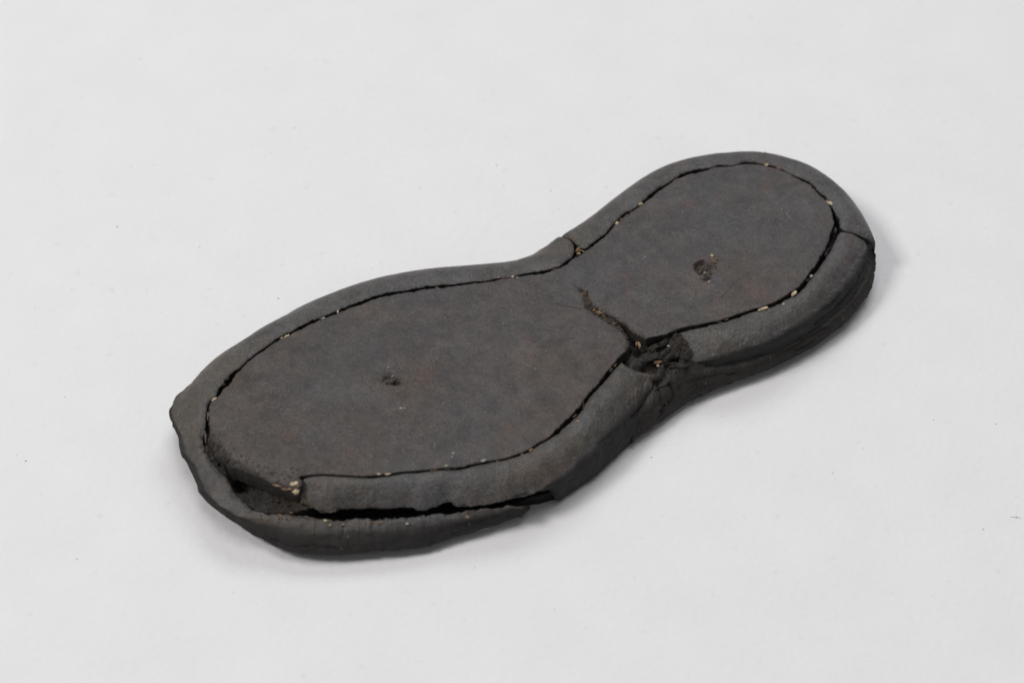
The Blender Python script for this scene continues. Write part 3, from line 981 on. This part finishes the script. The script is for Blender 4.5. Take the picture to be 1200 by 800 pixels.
def holes(P, z):
    # heel: a round crater with a raised broken lip and a plug
    dx, dy = P[:, 0] - HOLE1[0], P[:, 1] - HOLE1[1]
    wob = 0.55 * fbm(P[:, 0] / 1.5, P[:, 1] / 1.5, 15, 3)
    rr = np.sqrt(dx * dx + dy * dy) + wob
    z = z - 1.3 * np.exp(-((rr - 1.9) / 0.65) ** 2) * smooth(0.05, 0.6, vnoise(P[:, 0] / 1.3, P[:, 1] / 1.3, 16))
    z = z + np.exp(-(rr / 2.1) ** 4) * (1.7 * fbm(P[:, 0] / 0.9, P[:, 1] / 0.9, 17, 4, 0.7) - 0.25)
    z = z + 0.2 * np.exp(-((rr - 3.0) / 0.5) ** 2)
    dx, dy = P[:, 0] - HOLE2[0], P[:, 1] - HOLE2[1]
    rr = np.sqrt(dx * dx + dy * dy)
    th = np.arctan2(dy, dx)
    z = z + np.exp(-(rr / 2.6) ** 2) * (0.16 * np.sin(th * 6 + 3 * fbm(dx, dy, 3)) - 0.05 + 0.6 * fbm(P[:, 0] / 0.9, P[:, 1] / 0.9, 18, 3))
    z = z + 0.35 * np.exp(-((dx + 0.8) ** 2 + (dy - 1.0) ** 2) / 1.0)
    for c, a, b, d in ((at(824, 316, 14), 1.5, 0.45, 1.6), (at(828, 326, 14), 1.1, 0.35, 0.9),
                       (at(462, 447.5, 14), 1.4, 0.42, 3.2), (at(452, 444, 14), 1.3, 0.35, 0.9)):
        wx = 0.5 * fbm(P[:, 0] / 0.8, P[:, 1] / 0.8, 19, 3); wy = 0.5 * fbm(P[:, 0] / 0.8, P[:, 1] / 0.8, 25, 3)
        z = z - d * np.exp(-((P[:, 0] + wx - c[0]) / a) ** 2 - ((P[:, 1] + wy - c[1]) / b) ** 2)
    return z


loop6a, loop6b = loop6[:, :2], np.roll(loop6[:, :2], -1, 0)
tear_pts = np.vstack([tear_u, tear_l])


def f6(P):
    z = tread_z(P)
    d = seg_dist(P, loop6a, loop6b)
    z = z - 0.14 * np.exp(-d / 0.22) - 0.08 * np.exp(-d / 1.5)
    # toe: beyond the ridge the face breaks away downwards
    dr = poly_dist(P, RIDGE)
    side = np.zeros(len(P))
    near = (P[:, 0] < RIDGE[:, 0].max()) & (dr < 14)
    idx = np.where(near)[0]
    if len(idx):
        dd = ((P[idx][:, None, :] - RIDGE[None]) ** 2).sum(2)
        k = np.clip(dd.argmin(1), 1, len(RIDGE) - 2)
        t = RIDGE[k + 1] - RIDGE[k - 1]
        v = P[idx] - RIDGE[k]
        cr = t[:, 0] * v[:, 1] - t[:, 1] * v[:, 0]
        side[idx] = (cr < 0)                     # right of travel = towards the toe
    ds = dr * side
    side = side * (0.15 + 0.85 * smooth(at(325, 560, 13)[0], at(290, 560, 13)[0], P[:, 0]))
    z = z - (0.55 * ds * smooth(0, 1.6, ds)) + side * smooth(0.5, 2.0, ds) * 2.6 * fbm(P[:, 0] / 1.5, P[:, 1] / 1.5, 23, 5, 0.75)
    z = holes(P, z)
    for l, dp, hw in HAIRW:
        lo_, hi_ = l.min(0) - 1.0, l.max(0) + 1.0
        k = np.where((P[:, 0] > lo_[0]) & (P[:, 0] < hi_[0]) & (P[:, 1] > lo_[1]) & (P[:, 1] < hi_[1]))[0]
        if len(k):
            z[k] = z[k] - dp * np.exp(-(poly_dist(P[k], l) / hw) ** 2)
    # broken rim of the tear
    dt = poly_dist(P, tear_pts)
    z = z + 0.22 * np.exp(-dt / 1.1) * fbm(P[:, 0] / 0.8, P[:, 1] / 0.8, 29, 4) - 0.5 * np.exp(-(dt / 0.7) ** 1.3)
    return z


extra6 = np.vstack([densify_disc(HOLE1, 4.6, 0.2), densify_disc(HOLE2, 4.2, 0.2)]
                   + [densify_line(l, 0.45, 0.15) for l, d, hw in HAIRW]
                   + [densify_line(trace([(740,396,14),(715,376,14),(690,355,14),(682,340,14)]), 2.6, 0.26)]
                   + [densify_line(np.array([at(*p) for p in [(262,526,13),(280,545,12),(300,556,12),(325,564,12),(345,568,12)]]).repeat(1, 0), 0.2, 0.2)])
ex_toe = densify_line(catmull(np.array([at(*p) for p in [(252,512,13),(265,532,12.5),(283,549,12),(305,559,12),(330,566,12),(347,568,12)]]), 0.3), 2.2, 0.3)
extra6 = np.vstack([extra6, ex_toe])
Mc, Bc = crack_cols(loop6, f6, 4.5)


def soil6(V):
    P = V[:, :2]
    dt = poly_dist(P, tear_pts)
    s = 0.22 * np.exp(-(dt / 0.45) ** 2)
    for c, r, a in ((HOLE1, 1.9, 0.55), (HOLE2, 1.6, 0.4), (np.array(at(838, 304, 14)[:2]), 1.2, 0.8)):
        s += a * np.exp(-((P - c) ** 2).sum(1) / r ** 2)
    s *= 0.5 + 0.9 * vnoise(P[:, 0] / 0.7, P[:, 1] / 0.7, 5)
    return s




def toe_broken(P):
    d = poly_dist(P, toe_lip)
    return 0.7 * np.where(P[:, 0] < at(305, 560, 13)[0], 1.0, 0.25) * smooth(2.2, 0.3, d) * (0.5 + 0.9 * vnoise(P[:, 0] / 1.2, P[:, 1] / 1.2, 8)) + 0.5 * smooth(0.9, 0.1, poly_dist(P, tear_pts))


tread = slab('tread_face', loop6, Mc, Bc, f6, LEATHER, top_edge=toe_broken, grid=0.5, extra=extra6, wall_rings=8, wall_seed=91, soil=soil6)

# =============================================================================
# 7. inner core under the tread (seen through the cracks, the tear and the toe hole)
# =============================================================================
ring_out = np.vstack([S1[:, :2], S3[:, :2], S4[:, :2][::1], S5[-14:, :2], S2[::-1][:, :2][12:]])
core_loop_px = [(213,486,9),(222,467,9),(240,450,9),(262,433,9),(300,408,9),(345,384,9),(400,358,9),(450,343,9),(520,333,9),(600,327,9),(640,317,9),(668,300,9),
    (700,277,9),(740,245,9),(785,217,9),(840,202,9),(890,200,9),(940,211,9),(975,236,9),(1000,270,9),(1005,300,9),(985,330,9),(950,356,9),(900,380,9),
    (850,397,9),(805,408,9),(775,425,9),(752,440,9),(735,460,9),(715,487,9),(690,515,9),(660,540,9),(635,553,9),(600,562,9),(560,568,9),(500,572,9),
    (450,574,9),(410,575,9),(385,579,9),(368,592,8.6),(350,600,8.4),(330,602,8.4),(305,600,8.4),(290,592,8.5),(276,582,8.7),(262,566,9),(248,551,9),(234,532,9),(226,510,9)]
core_loop = catmull(np.array([at(*p) for p in core_loop_px + [core_loop_px[0]]]), 0.6)[:-1]
TEARC = np.array([at(*p)[:2] for p in [(683,343,13),(689,359,13),(701,367,13),(714,377,13),(728,388,12.6),(742,399,12),(750,408,10.5)]])
TEARC = catmull(TEARC, 0.4)
toe_fill = np.array([at(*p)[:2] for p in [(246,517,12.5),(250,527,12),(256,537,11.6),(264,547,11.2)]])
pit = at(283, 566, 8); pit2 = at(260, 541, 11)


def f7(P):
    x, y = P[:, 0], P[:, 1]
    z = 8.9 + 0.5 * fbm(x / 3, y / 3, 101, 4, 0.6)
    pf = np.array([at(318, 586, 8)[:2]])
    d = ((P - pf) ** 2).sum(1)
    z = z - 1.7 * np.exp(-d / 70.0) + 0.35 * np.exp(-d / 90.0) * fbm(x / 1.3, y / 1.3, 105, 4, 0.6)
    dt = poly_dist(P, TEARC)
    z = np.maximum(z, 8.8 + 4.6 * np.exp(-(dt / 1.9) ** 6) * smooth(-1, 6.5, at(750, 404, 12)[0] - x) + 1.3 * fbm(x / 0.9, y / 0.9, 107, 5, 0.7))
    dl = poly_dist(P, toe_fill)
    z = np.maximum(z, 8.6 + 2.7 * np.exp(-(dl / 2.0) ** 4) + 1.3 * fbm(x / 1.0, y / 1.0, 109, 5, 0.7))
    z = z - 5.5 * np.exp(-((x - pit[0]) / 2.3) ** 2 - ((y - pit[1]) / 2.4) ** 2)
    z = z - 2.2 * np.exp(-((x - pit2[0]) / 0.8) ** 2 - ((y - pit2[1]) / 0.9) ** 2)
    return z


cM = core_loop.copy(); cM[:, 2] = 5.0
cB = core_loop.copy(); cB[:, 2] = 2.0
ex7 = np.vstack([densify_line(TEARC, 2.4, 0.25), densify_disc(at(300, 575, 8), 13, 0.34), densify_disc(at(256, 532, 11.5), 5, 0.28)])
slab('inner_core', core_loop, cM, cB, f7, CORE, grid=0.9, extra=ex7, wall_rings=6, outer=np.zeros(len(core_loop)), wall_seed=95,
     soil=lambda V: np.clip(1.0 * np.exp(-(poly_dist(V[:, :2], TEARC[:40]) / 1.3) ** 2) * smooth(10.5, 11.5, V[:, 2])
     * (0.35 + 0.9 * vnoise(V[:, 0] / 0.9, V[:, 1] / 0.9, 6)), 0, 1)
     + 0.35 * np.exp(-((V[:, 0] - at(345, 592, 8)[0]) ** 2 + (V[:, 1] - at(345, 592, 8)[1]) ** 2) / 16))

# =============================================================================
# 8. thin outsole underneath everything
# =============================================================================
out_pts = [(206,497,2),(214,474,2),(232,458,2),(252,445,2),(300,418,2),(345,394,2),(400,370,2),(450,356,2),(520,348,2),(600,340,2),(640,330,2),(668,314,2),
    (700,291,2),(740,260,2),(785,232,2),(840,218,2),(890,217,2),(940,228,2),(985,255,2),(1008,283,2),(1019,312,2),(1016,334,2),(1004,353,2),(985,375,2),(955,396,2),(915,416,2),
    (862,438,2),(815,456,2),(786,474,2),(765,492,2),(742,511,2),(715,535,2),(688,557,2),(656,577,2),(645,580,2),(632,584,2),(620,586,2),(590,600,2),(545,618,2),(500,626,1.6),(450,634,1.6),
    (404,641,1.4),(360,641,1.4),(335,634,1.4),(300,616,1.6),(270,602,2),(240,580,2),(226,553,2),(213,524,2)]
out_loop = catmull(np.array([at(*p) for p in out_pts + [out_pts[0]]]), 0.7)[:-1]
so_ = np.arange(len(out_loop))
lift_ = 1.5 * smooth(at(760, 460, 0)[0], at(960, 350, 0)[0], out_loop[:, 0])
oM = out_loop.copy(); oM[:, 2] = 1.2 + lift_ * 0.8
oB = out_loop.copy(); oB[:, 2] = 0.02 + lift_
slab('outsole', out_loop, oM, oB, lambda P: 2.9 + 0.2 * fbm(P[:, 0] / 3, P[:, 1] / 3, 111, 3), CORE, grid=1.6, wall_rings=6,
     outer=np.ones(len(out_loop)), rough_wall=0.25, wall_seed=97)


# =============================================================================
# 9. bits of thread in the stitch holes, crumbs, dust
# =============================================================================
def lump(L, W, H, seed, sub=2):
    import bmesh
    bm = bmesh.new()
    bmesh.ops.create_icosphere(bm, subdivisions=sub, radius=1.0)
    V = np.array([tuple(v.co) for v in bm.verts])
    F = [tuple(v.index for v in f.verts) for f in bm.faces]
    bm.free()
    nz = fbm(V[:, 0] * 1.6 + seed * 3.1, V[:, 1] * 1.6 + V[:, 2] * 1.3, seed, 3)
    V = V * (1 + 0.75 * nz)[:, None]
    V = np.sign(V) * np.abs(V) ** 0.85
    return V * np.array([L / 2, W / 2, H / 2]), F


def put_stitch(px, py, z, L, W, ang, mat, name='stitch', label=None, H=None):
    V, F = lump(L, W * 0.85, H or W * 0.8, random.randint(1, 999), 3)
    o = mesh_obj(name, V * MM, F, mat, sole)
    o.location = Vector(at(px, py, z)) * MM
    o.rotation_euler = (random.uniform(-.2, .2), random.uniform(-.2, .2), math.radians(ang))
    if label:
        o['label'] = label
    return o


#        px   py   z     L    W   angle(deg, world)
for a in [(251,468,13.7, 1.3,0.7, 55, PALE),
          (336,394.5,13.8, 1.6,0.8, 45, PALE),(330,396,13.5, 0.9,0.6, 40, TAN),
          (379,373,13.7, 1.0,0.6, 30, GREYT),(396,365.5,13.7, 0.8,0.7, 80, PALE),
          (601,324.3,13.8, 0.7,0.6, 10, PALE),(606,325.3,13.8, 0.6,0.5, 10, GREYT),(584,325,13.8, 0.8,0.4, 10, TAN),
          (677,293,13.2, 1.9,1.1, 70, RUST),(678,297,13.6, 0.9,0.8, 30, TAN),(674,281,13.0, 1.2,0.6, 120, RUST),
          (723,262,13.8, 1.1,0.9, 60, PALE),(728,257,13.4, 0.8,0.6, 60, RUST),
          (751,239.3,13.8, 1.2,1.0, 40, PALE),
          (898,193.2,13.7, 1.0,0.8, 0, PALE),(912,197,13.6, 1.4,0.6, -35, RUST),
          (972.5,238,13.6, 1.4,1.0, -20, PALE),(969,236,13.5, 0.8,0.6, -40, TAN),
          (978,289,13.2, 1.3,0.8, 70, TAN),
          (951,324,13.8, 0.9,0.8, 50, GREYT),
          (930.5,343.8,13.9, 2.1,0.8, 48, PALE),(918,356.5,13.8, 0.8,0.6, 30, GREYT),
          (894,361.5,13.9, 2.4,0.85, 22, PALE),(901,362.5,13.6, 0.8,0.6, 20, RUST),
          (567,539.2,13.9, 1.3,0.6, 18, GREYT),(559,540,13.7, 0.8,0.5, 18, RUST),
          (454.5,555,13.9, 1.3,0.55, 5, PALE),(444,555.2,13.9, 0.9,0.55, 0, PALE),
          (523,545.5,13.8, 0.9,0.5, 15, GREYT),
          (622,526.8,13.9, 1.0,0.5, 40, TAN),(677,493.5,13.9, 1.3,0.6, 45, TAN),(683,487.5,13.8, 0.9,0.5, 45, TAN),
          (716,443,13.8, 0.8,0.5, 60, RUST),
          (345,567,13.7, 1.7,1.4, 0, PALE),(347.5,575.5,12.9, 1.6,1.3, 20, PALE),(340,572,13.1, 1.2,0.8, 10, TAN),
          (325,568,13.0, 2.0,0.8, -5, TAN),(333,572.5,12.8, 1.6,0.8, -15, RUST),(313,562,12.8, 1.2,0.6, -20, TAN)]:
    put_stitch(*a)

for px, py, z, L, W, an in [(263,446,13.0,1.8,0.5,50),(267,443,13.4,1.4,0.5,60),(259,452,13.2,1.0,0.6,30),(271,437,13.5,1.0,0.4,20),(262,450,13.4,0.8,0.5,0),
                            (322,401,13.0,1.6,0.5,40),(739,248,13.3,1.3,0.5,45),(968,297,12.8,1.4,0.6,60),(979,270,12.4,1.6,0.9,80),(716,434,13.4,1.2,0.6,60),
                            (809,201,13.0,1.4,0.5,20),(945,211,13.2,1.2,0.6,-30)]:
    put_stitch(px, py, z, L, W, an, CRUMB, 'leather_splinter')
for C_, n_ in ((cf, 13), (chf, 10), (chn, 7), (cfn, 9)):
    for k in range(n_):
        i = random.randrange(4, len(C_) - 4)
        q = C_[i]; tq = C_[i + 1] - C_[i - 1]
        V, F = lump(random.uniform(0.8, 2.2), random.uniform(0.18, 0.36), 0.3, k + 31, 2)
        V[:, 1] += 0.12 * np.sin(V[:, 0] * 3 + k)
        o = mesh_obj('thread_fibre', V * MM, F, random.choice([RUST, RUST, TAN, CRUMB, CRUMB]), sole)
        o.location = Vector((q[0], q[1], ZT - random.uniform(0.4, 1.1))) * MM
        o.rotation_euler = (random.uniform(-.3, .3), random.uniform(-.3, .3), math.atan2(tq[1], tq[0]) + random.gauss(0, 0.35))
# rusty lumps in the tear
for k in range(26):
    t = random.random()
    i = int(t * (len(TEARC) - 1))
    p = TEARC[i] + RNG.uniform(-0.8, 0.8, 2)
    zz = float(f7(p[None])[0])
    V, F = lump(random.uniform(0.4, 1.2), random.uniform(0.3, 0.7), 0.5, k + 5, 1)
    o = mesh_obj('soil_lump', V * MM, F, random.choice([RUST, CRUMB, CRUMB, TAN] if t < 0.45 else [CRUMB, CRUMB, RUST]), sole)
    o.location = Vector((p[0], p[1], zz + 0.1)) * MM
    o.rotation_euler = (0, 0, random.uniform(0, 3))
put_stitch(701, 366.5, 13.2, 2.0, 0.8, -30, RUST, 'soil_lump')
put_stitch(703, 366, 13.5, 1.0, 0.5, -30, TAN, 'soil_lump')
# grains in the heel hole
for px, py, L, W, an, m in [(834,299.5,0.9,0.7,40,PALE),(839,303.5,1.0,0.8,0,RUST),(837,307,1.1,0.6,-40,RUST),(826,319.5,0.8,0.5,10,GREYT),(834,319,0.9,0.5,0,GREYT),
                            (831,330,0.8,0.5,20,GREYT),(829,323.5,1.6,0.9,-20,CRUMB),(822,308,2.2,1.2,15,CRUMB),(832,310,1.8,1.0,-30,CRUMB),(819,314,1.2,0.7,80,CRUMB)]:
    c = at(px, py, 13.8)
    zz = float(f6(np.array([c[:2]]))[0])
    put_stitch(px, py, zz + 0.12, L, W, an, m, 'hole_grain', H=0.5)
for px, py, L, W, an, m in [(460,440.5,0.6,0.4,40,GREYT),(451,441,0.9,0.6,20,CRUMB),(456,438,1.0,0.6,60,CRUMB)]:
    c = at(px, py, 13.8)
    zz = float(f6(np.array([c[:2]]))[0])
    put_stitch(px, py, zz + 0.08, L, W, an, m, 'hole_grain', H=0.4)


def many(name, items, mat, parent):
    """crumbs nobody could count, one mesh"""
    VV, FF = [], []
    b = 0
    for (x, y, z, L, W, H, a, sd) in items:
        V, F = lump(L, W, H, sd, 1)
        c, s = math.cos(a), math.sin(a)
        X = V[:, 0] * c - V[:, 1] * s + x
        Y = V[:, 0] * s + V[:, 1] * c + y
        VV.append(np.column_stack([X, Y, V[:, 2] + z]))
        FF += [tuple(i + b for i in f) for f in F]
        b += len(V)
    o = mesh_obj(name, np.vstack(VV) * MM, FF, mat, parent)
    o['kind'] = 'stuff'
    return o


# folded scraps of leather in the break
for px, py, z, L, W, H, an in [(768,407,11.6,5.0,1.4,1.3,35),(779,400,11.8,4.2,1.3,1.2,30),(760,420,11.2,5.0,1.6,1.2,5),(786,418,11.4,4.6,1.5,1.2,25),(772,436,10.6,4.8,1.6,1.4,50),
                               (795,428,10.4,5.2,1.4,1.2,15),(793,396,12.3,3.0,1.2,1.2,60),(803,417,11.2,3.0,1.4,1.2,-50),(748,427,12.0,4.0,1.6,1.0,15)]:
    V, F = lump(L, W, H, int(px), 3)
    k = V[:, 0] / L
    V[:, 2] += -1.2 * k * k + 0.25 * fbm(V[:, 0] / 0.7, V[:, 1] / 0.7, 6, 3)
    V[:, 1] += 0.5 * np.sin(k * 5 + px)
    o = mesh_obj('leather_scrap', V * MM, F, CORE, sole, True, {'cut_edge': np.full(len(V), 0.25), 'soil': 0.5 * (vnoise(V[:, 0], V[:, 1], int(px)) > 0.6)})
    o.location = Vector(at(px, py, z + 0.35)) * MM
    o.rotation_euler = (random.uniform(-.4, .4), random.uniform(-.3, .3), math.radians(an))
# torn fibres and crumbs at the waist
items = []
pts = RNG.normal(0, 1, (620, 2)) * np.array([3.6, 3.4]) + np.array([gx, gy])
okk = inside(pts, np.vstack([inner5[::-1][:, :2], S5[::-1][:, :2]])) & ~inside(pts, loop6[:, :2])
pts = pts[okk]
zz = f5(pts)
for i, p in enumerate(pts):
    items.append((p[0], p[1], zz[i] + 0.05, random.uniform(0.2, 0.8), random.uniform(0.15, 0.4), random.uniform(0.15, 0.4), random.uniform(0, 3.1), i))
many('torn_crumbs', items, CRUMB, sole)
put_stitch(772, 424, 11.0, 2.2, 1.0, 15, RUST, 'soil_lump')
put_stitch(771, 428.5, 11.0, 0.7, 0.6, 15, PALE, 'soil_lump')
put_stitch(783.5, 405.5, 11.6, 0.7, 0.6, 15, GREYT, 'soil_lump')
put_stitch(749, 404, 11.9, 0.5, 1.6, 15, TAN, 'soil_lump')
put_stitch(746, 403, 11.6, 0.5, 1.4, -5, TAN, 'soil_lump')
# crumbs on the toe ledge and pit
items = []
Q = []
for k in range(120):
    px = random.uniform(300, 620)
    Q.append(at(px, 608 - max(0, px - 480) * 0.10 + random.uniform(-3, 5), 8.1)[:2])
Q = np.array(Q)
Q = Q[inside(Q, loop1[:, :2])]
for k, (q, zq) in enumerate(zip(Q, f1(Q))):
    items.append((q[0], q[1], float(zq) + 0.05, random.uniform(0.2, 0.7), random.uniform(0.2, 0.4), 0.3, random.uniform(0, 3), k))
pp = np.vstack([densify_disc(at(315, 585, 8), 11, 1.1), densify_disc(at(255, 530, 11), 4.5, 0.5)])
pp = pp[inside(pp, core_loop[:, :2]) & ~inside(pp, loop1[:, :2]) & ~inside(pp, loop6[:, :2])]
zp = f7(pp)
for k, p in enumerate(pp):
    items.append((p[0] + random.uniform(-.5, .5), p[1] + random.uniform(-.5, .5), zp[k] + 0.05, random.uniform(0.2, 0.9), random.uniform(0.2, 0.5), 0.4, random.uniform(0, 3), k))
tl = toe_lip[:, :2]
Q = np.array([tl[random.randrange(len(tl))] + np.array([random.gauss(0, 1.5), random.gauss(0.5, 1.5)]) for k in range(260)])
Q = Q[inside(Q, loop6[:, :2])]
Q = Q[poly_dist(Q, RIDGE) > 0.4]
for k, (q, zq) in enumerate(zip(Q, f6(Q))):
    items.append((q[0], q[1], float(zq), random.uniform(0.2, 0.9), random.uniform(0.2, 0.5), 0.35, random.uniform(0, 3), k))
many('toe_crumbs', items, CRUMB, sole)
items = []
Q = np.array([tear_u[random.randrange(len(tear_u)), :2] + np.array([random.gauss(0.2, 0.35), random.gauss(0.25, 0.35)]) for k in range(150)])
Q = Q[inside(Q, loop6[:, :2])]
for k, (q, zq) in enumerate(zip(Q, f6(Q))):
    items.append((q[0], q[1], float(zq), random.uniform(0.15, 0.45), random.uniform(0.15, 0.3), 0.15, random.uniform(0, 3), k))
many('tear_dust', items, mat_plain('tear_dust_grey', (0.15, 0.135, 0.115), var=0.5), sole)
for px, py, z, L, m in [(381,609.5,8.3,0.8,PALE),(477,613,7.9,0.8,GREYT),(402,614,7.9,0.6,TAN),(446,612.5,7.9,0.9,RUST),(434,612,7.9,0.7,RUST),(548,605,7.9,0.7,TAN),(387,615,7.9,0.7,TAN),
                        (330,604,8.5,1.8,TAN),(341,600,8.7,0.9,TAN),(357,596,8.6,1.0,RUST)]:
    put_stitch(px, py, z, L, 0.5, random.uniform(-20, 20), m, 'soil_lump')

# pale specks lying on the tread face
items = []
k = 0
for px, py, L in [(470,478,1.0),(474,478,0.6),(531,531,0.8),(530,535,0.5),(569,482,0.4),(628,432,0.5),(884,243,0.4),(897,178,0.4),(548,403,0.45),(505,500,0.45),
                  (410,500,0.4),(330,480,0.35),(620,470,0.4),(700,330,0.35),(756,300,0.4),(916,246,0.45),(800,250,0.35),(455,430,0.5),(367,520,0.4),(590,380,0.35)]:
    c = at(px, py, 14)
    z = float(f6(np.array([c[:2]]))[0])
    k += 1
    items.append((c[0], c[1], z + 0.03, L, L * 0.55, 0.25, random.uniform(-0.6, 0.6), k))
many('dust_specks', items, GREYT, sole)

# dust and short fibres on the paper
items = []
for k in range(90):
    x, y = random.uniform(-140, 140), random.uniform(-115, 130)
    L = random.choice([0.15, 0.2, 0.25, 0.3])
    items.append((x, y, 0.05, L, L * random.uniform(0.4, 0.9), 0.12, random.uniform(0, 3.1), k))
c = at(1191, 606, 0); items.append((c[0], c[1], 0.1, 0.5, 0.35, 0.2, 0, 3)); items.append((c[0], c[1], 0.08, 2.4, 0.1, 0.08, -0.1, 4))
for px, py, L in [(1152,620,0.5),(30,540,0.5),(615,417,0.0),(137,266,0.55),(326,350,0.5),(345,150,0.4),(763,536,0.5),(371,72,0.35),(582,194,0.4),(645,224,0.4),(90,655,0.4)]:
    if L:
        c = at(px, py, 0); items.append((c[0], c[1], 0.08, L, L * 0.7, 0.2, 0.3, 9))
dust = many('paper_dust', items, SPECK, None)
dust['label'] = 'tiny grey dust specks and fibres scattered on the white paper'
print('faces', sum(len(o.data.polygons) for o in bpy.data.objects if o.type == 'MESH'))
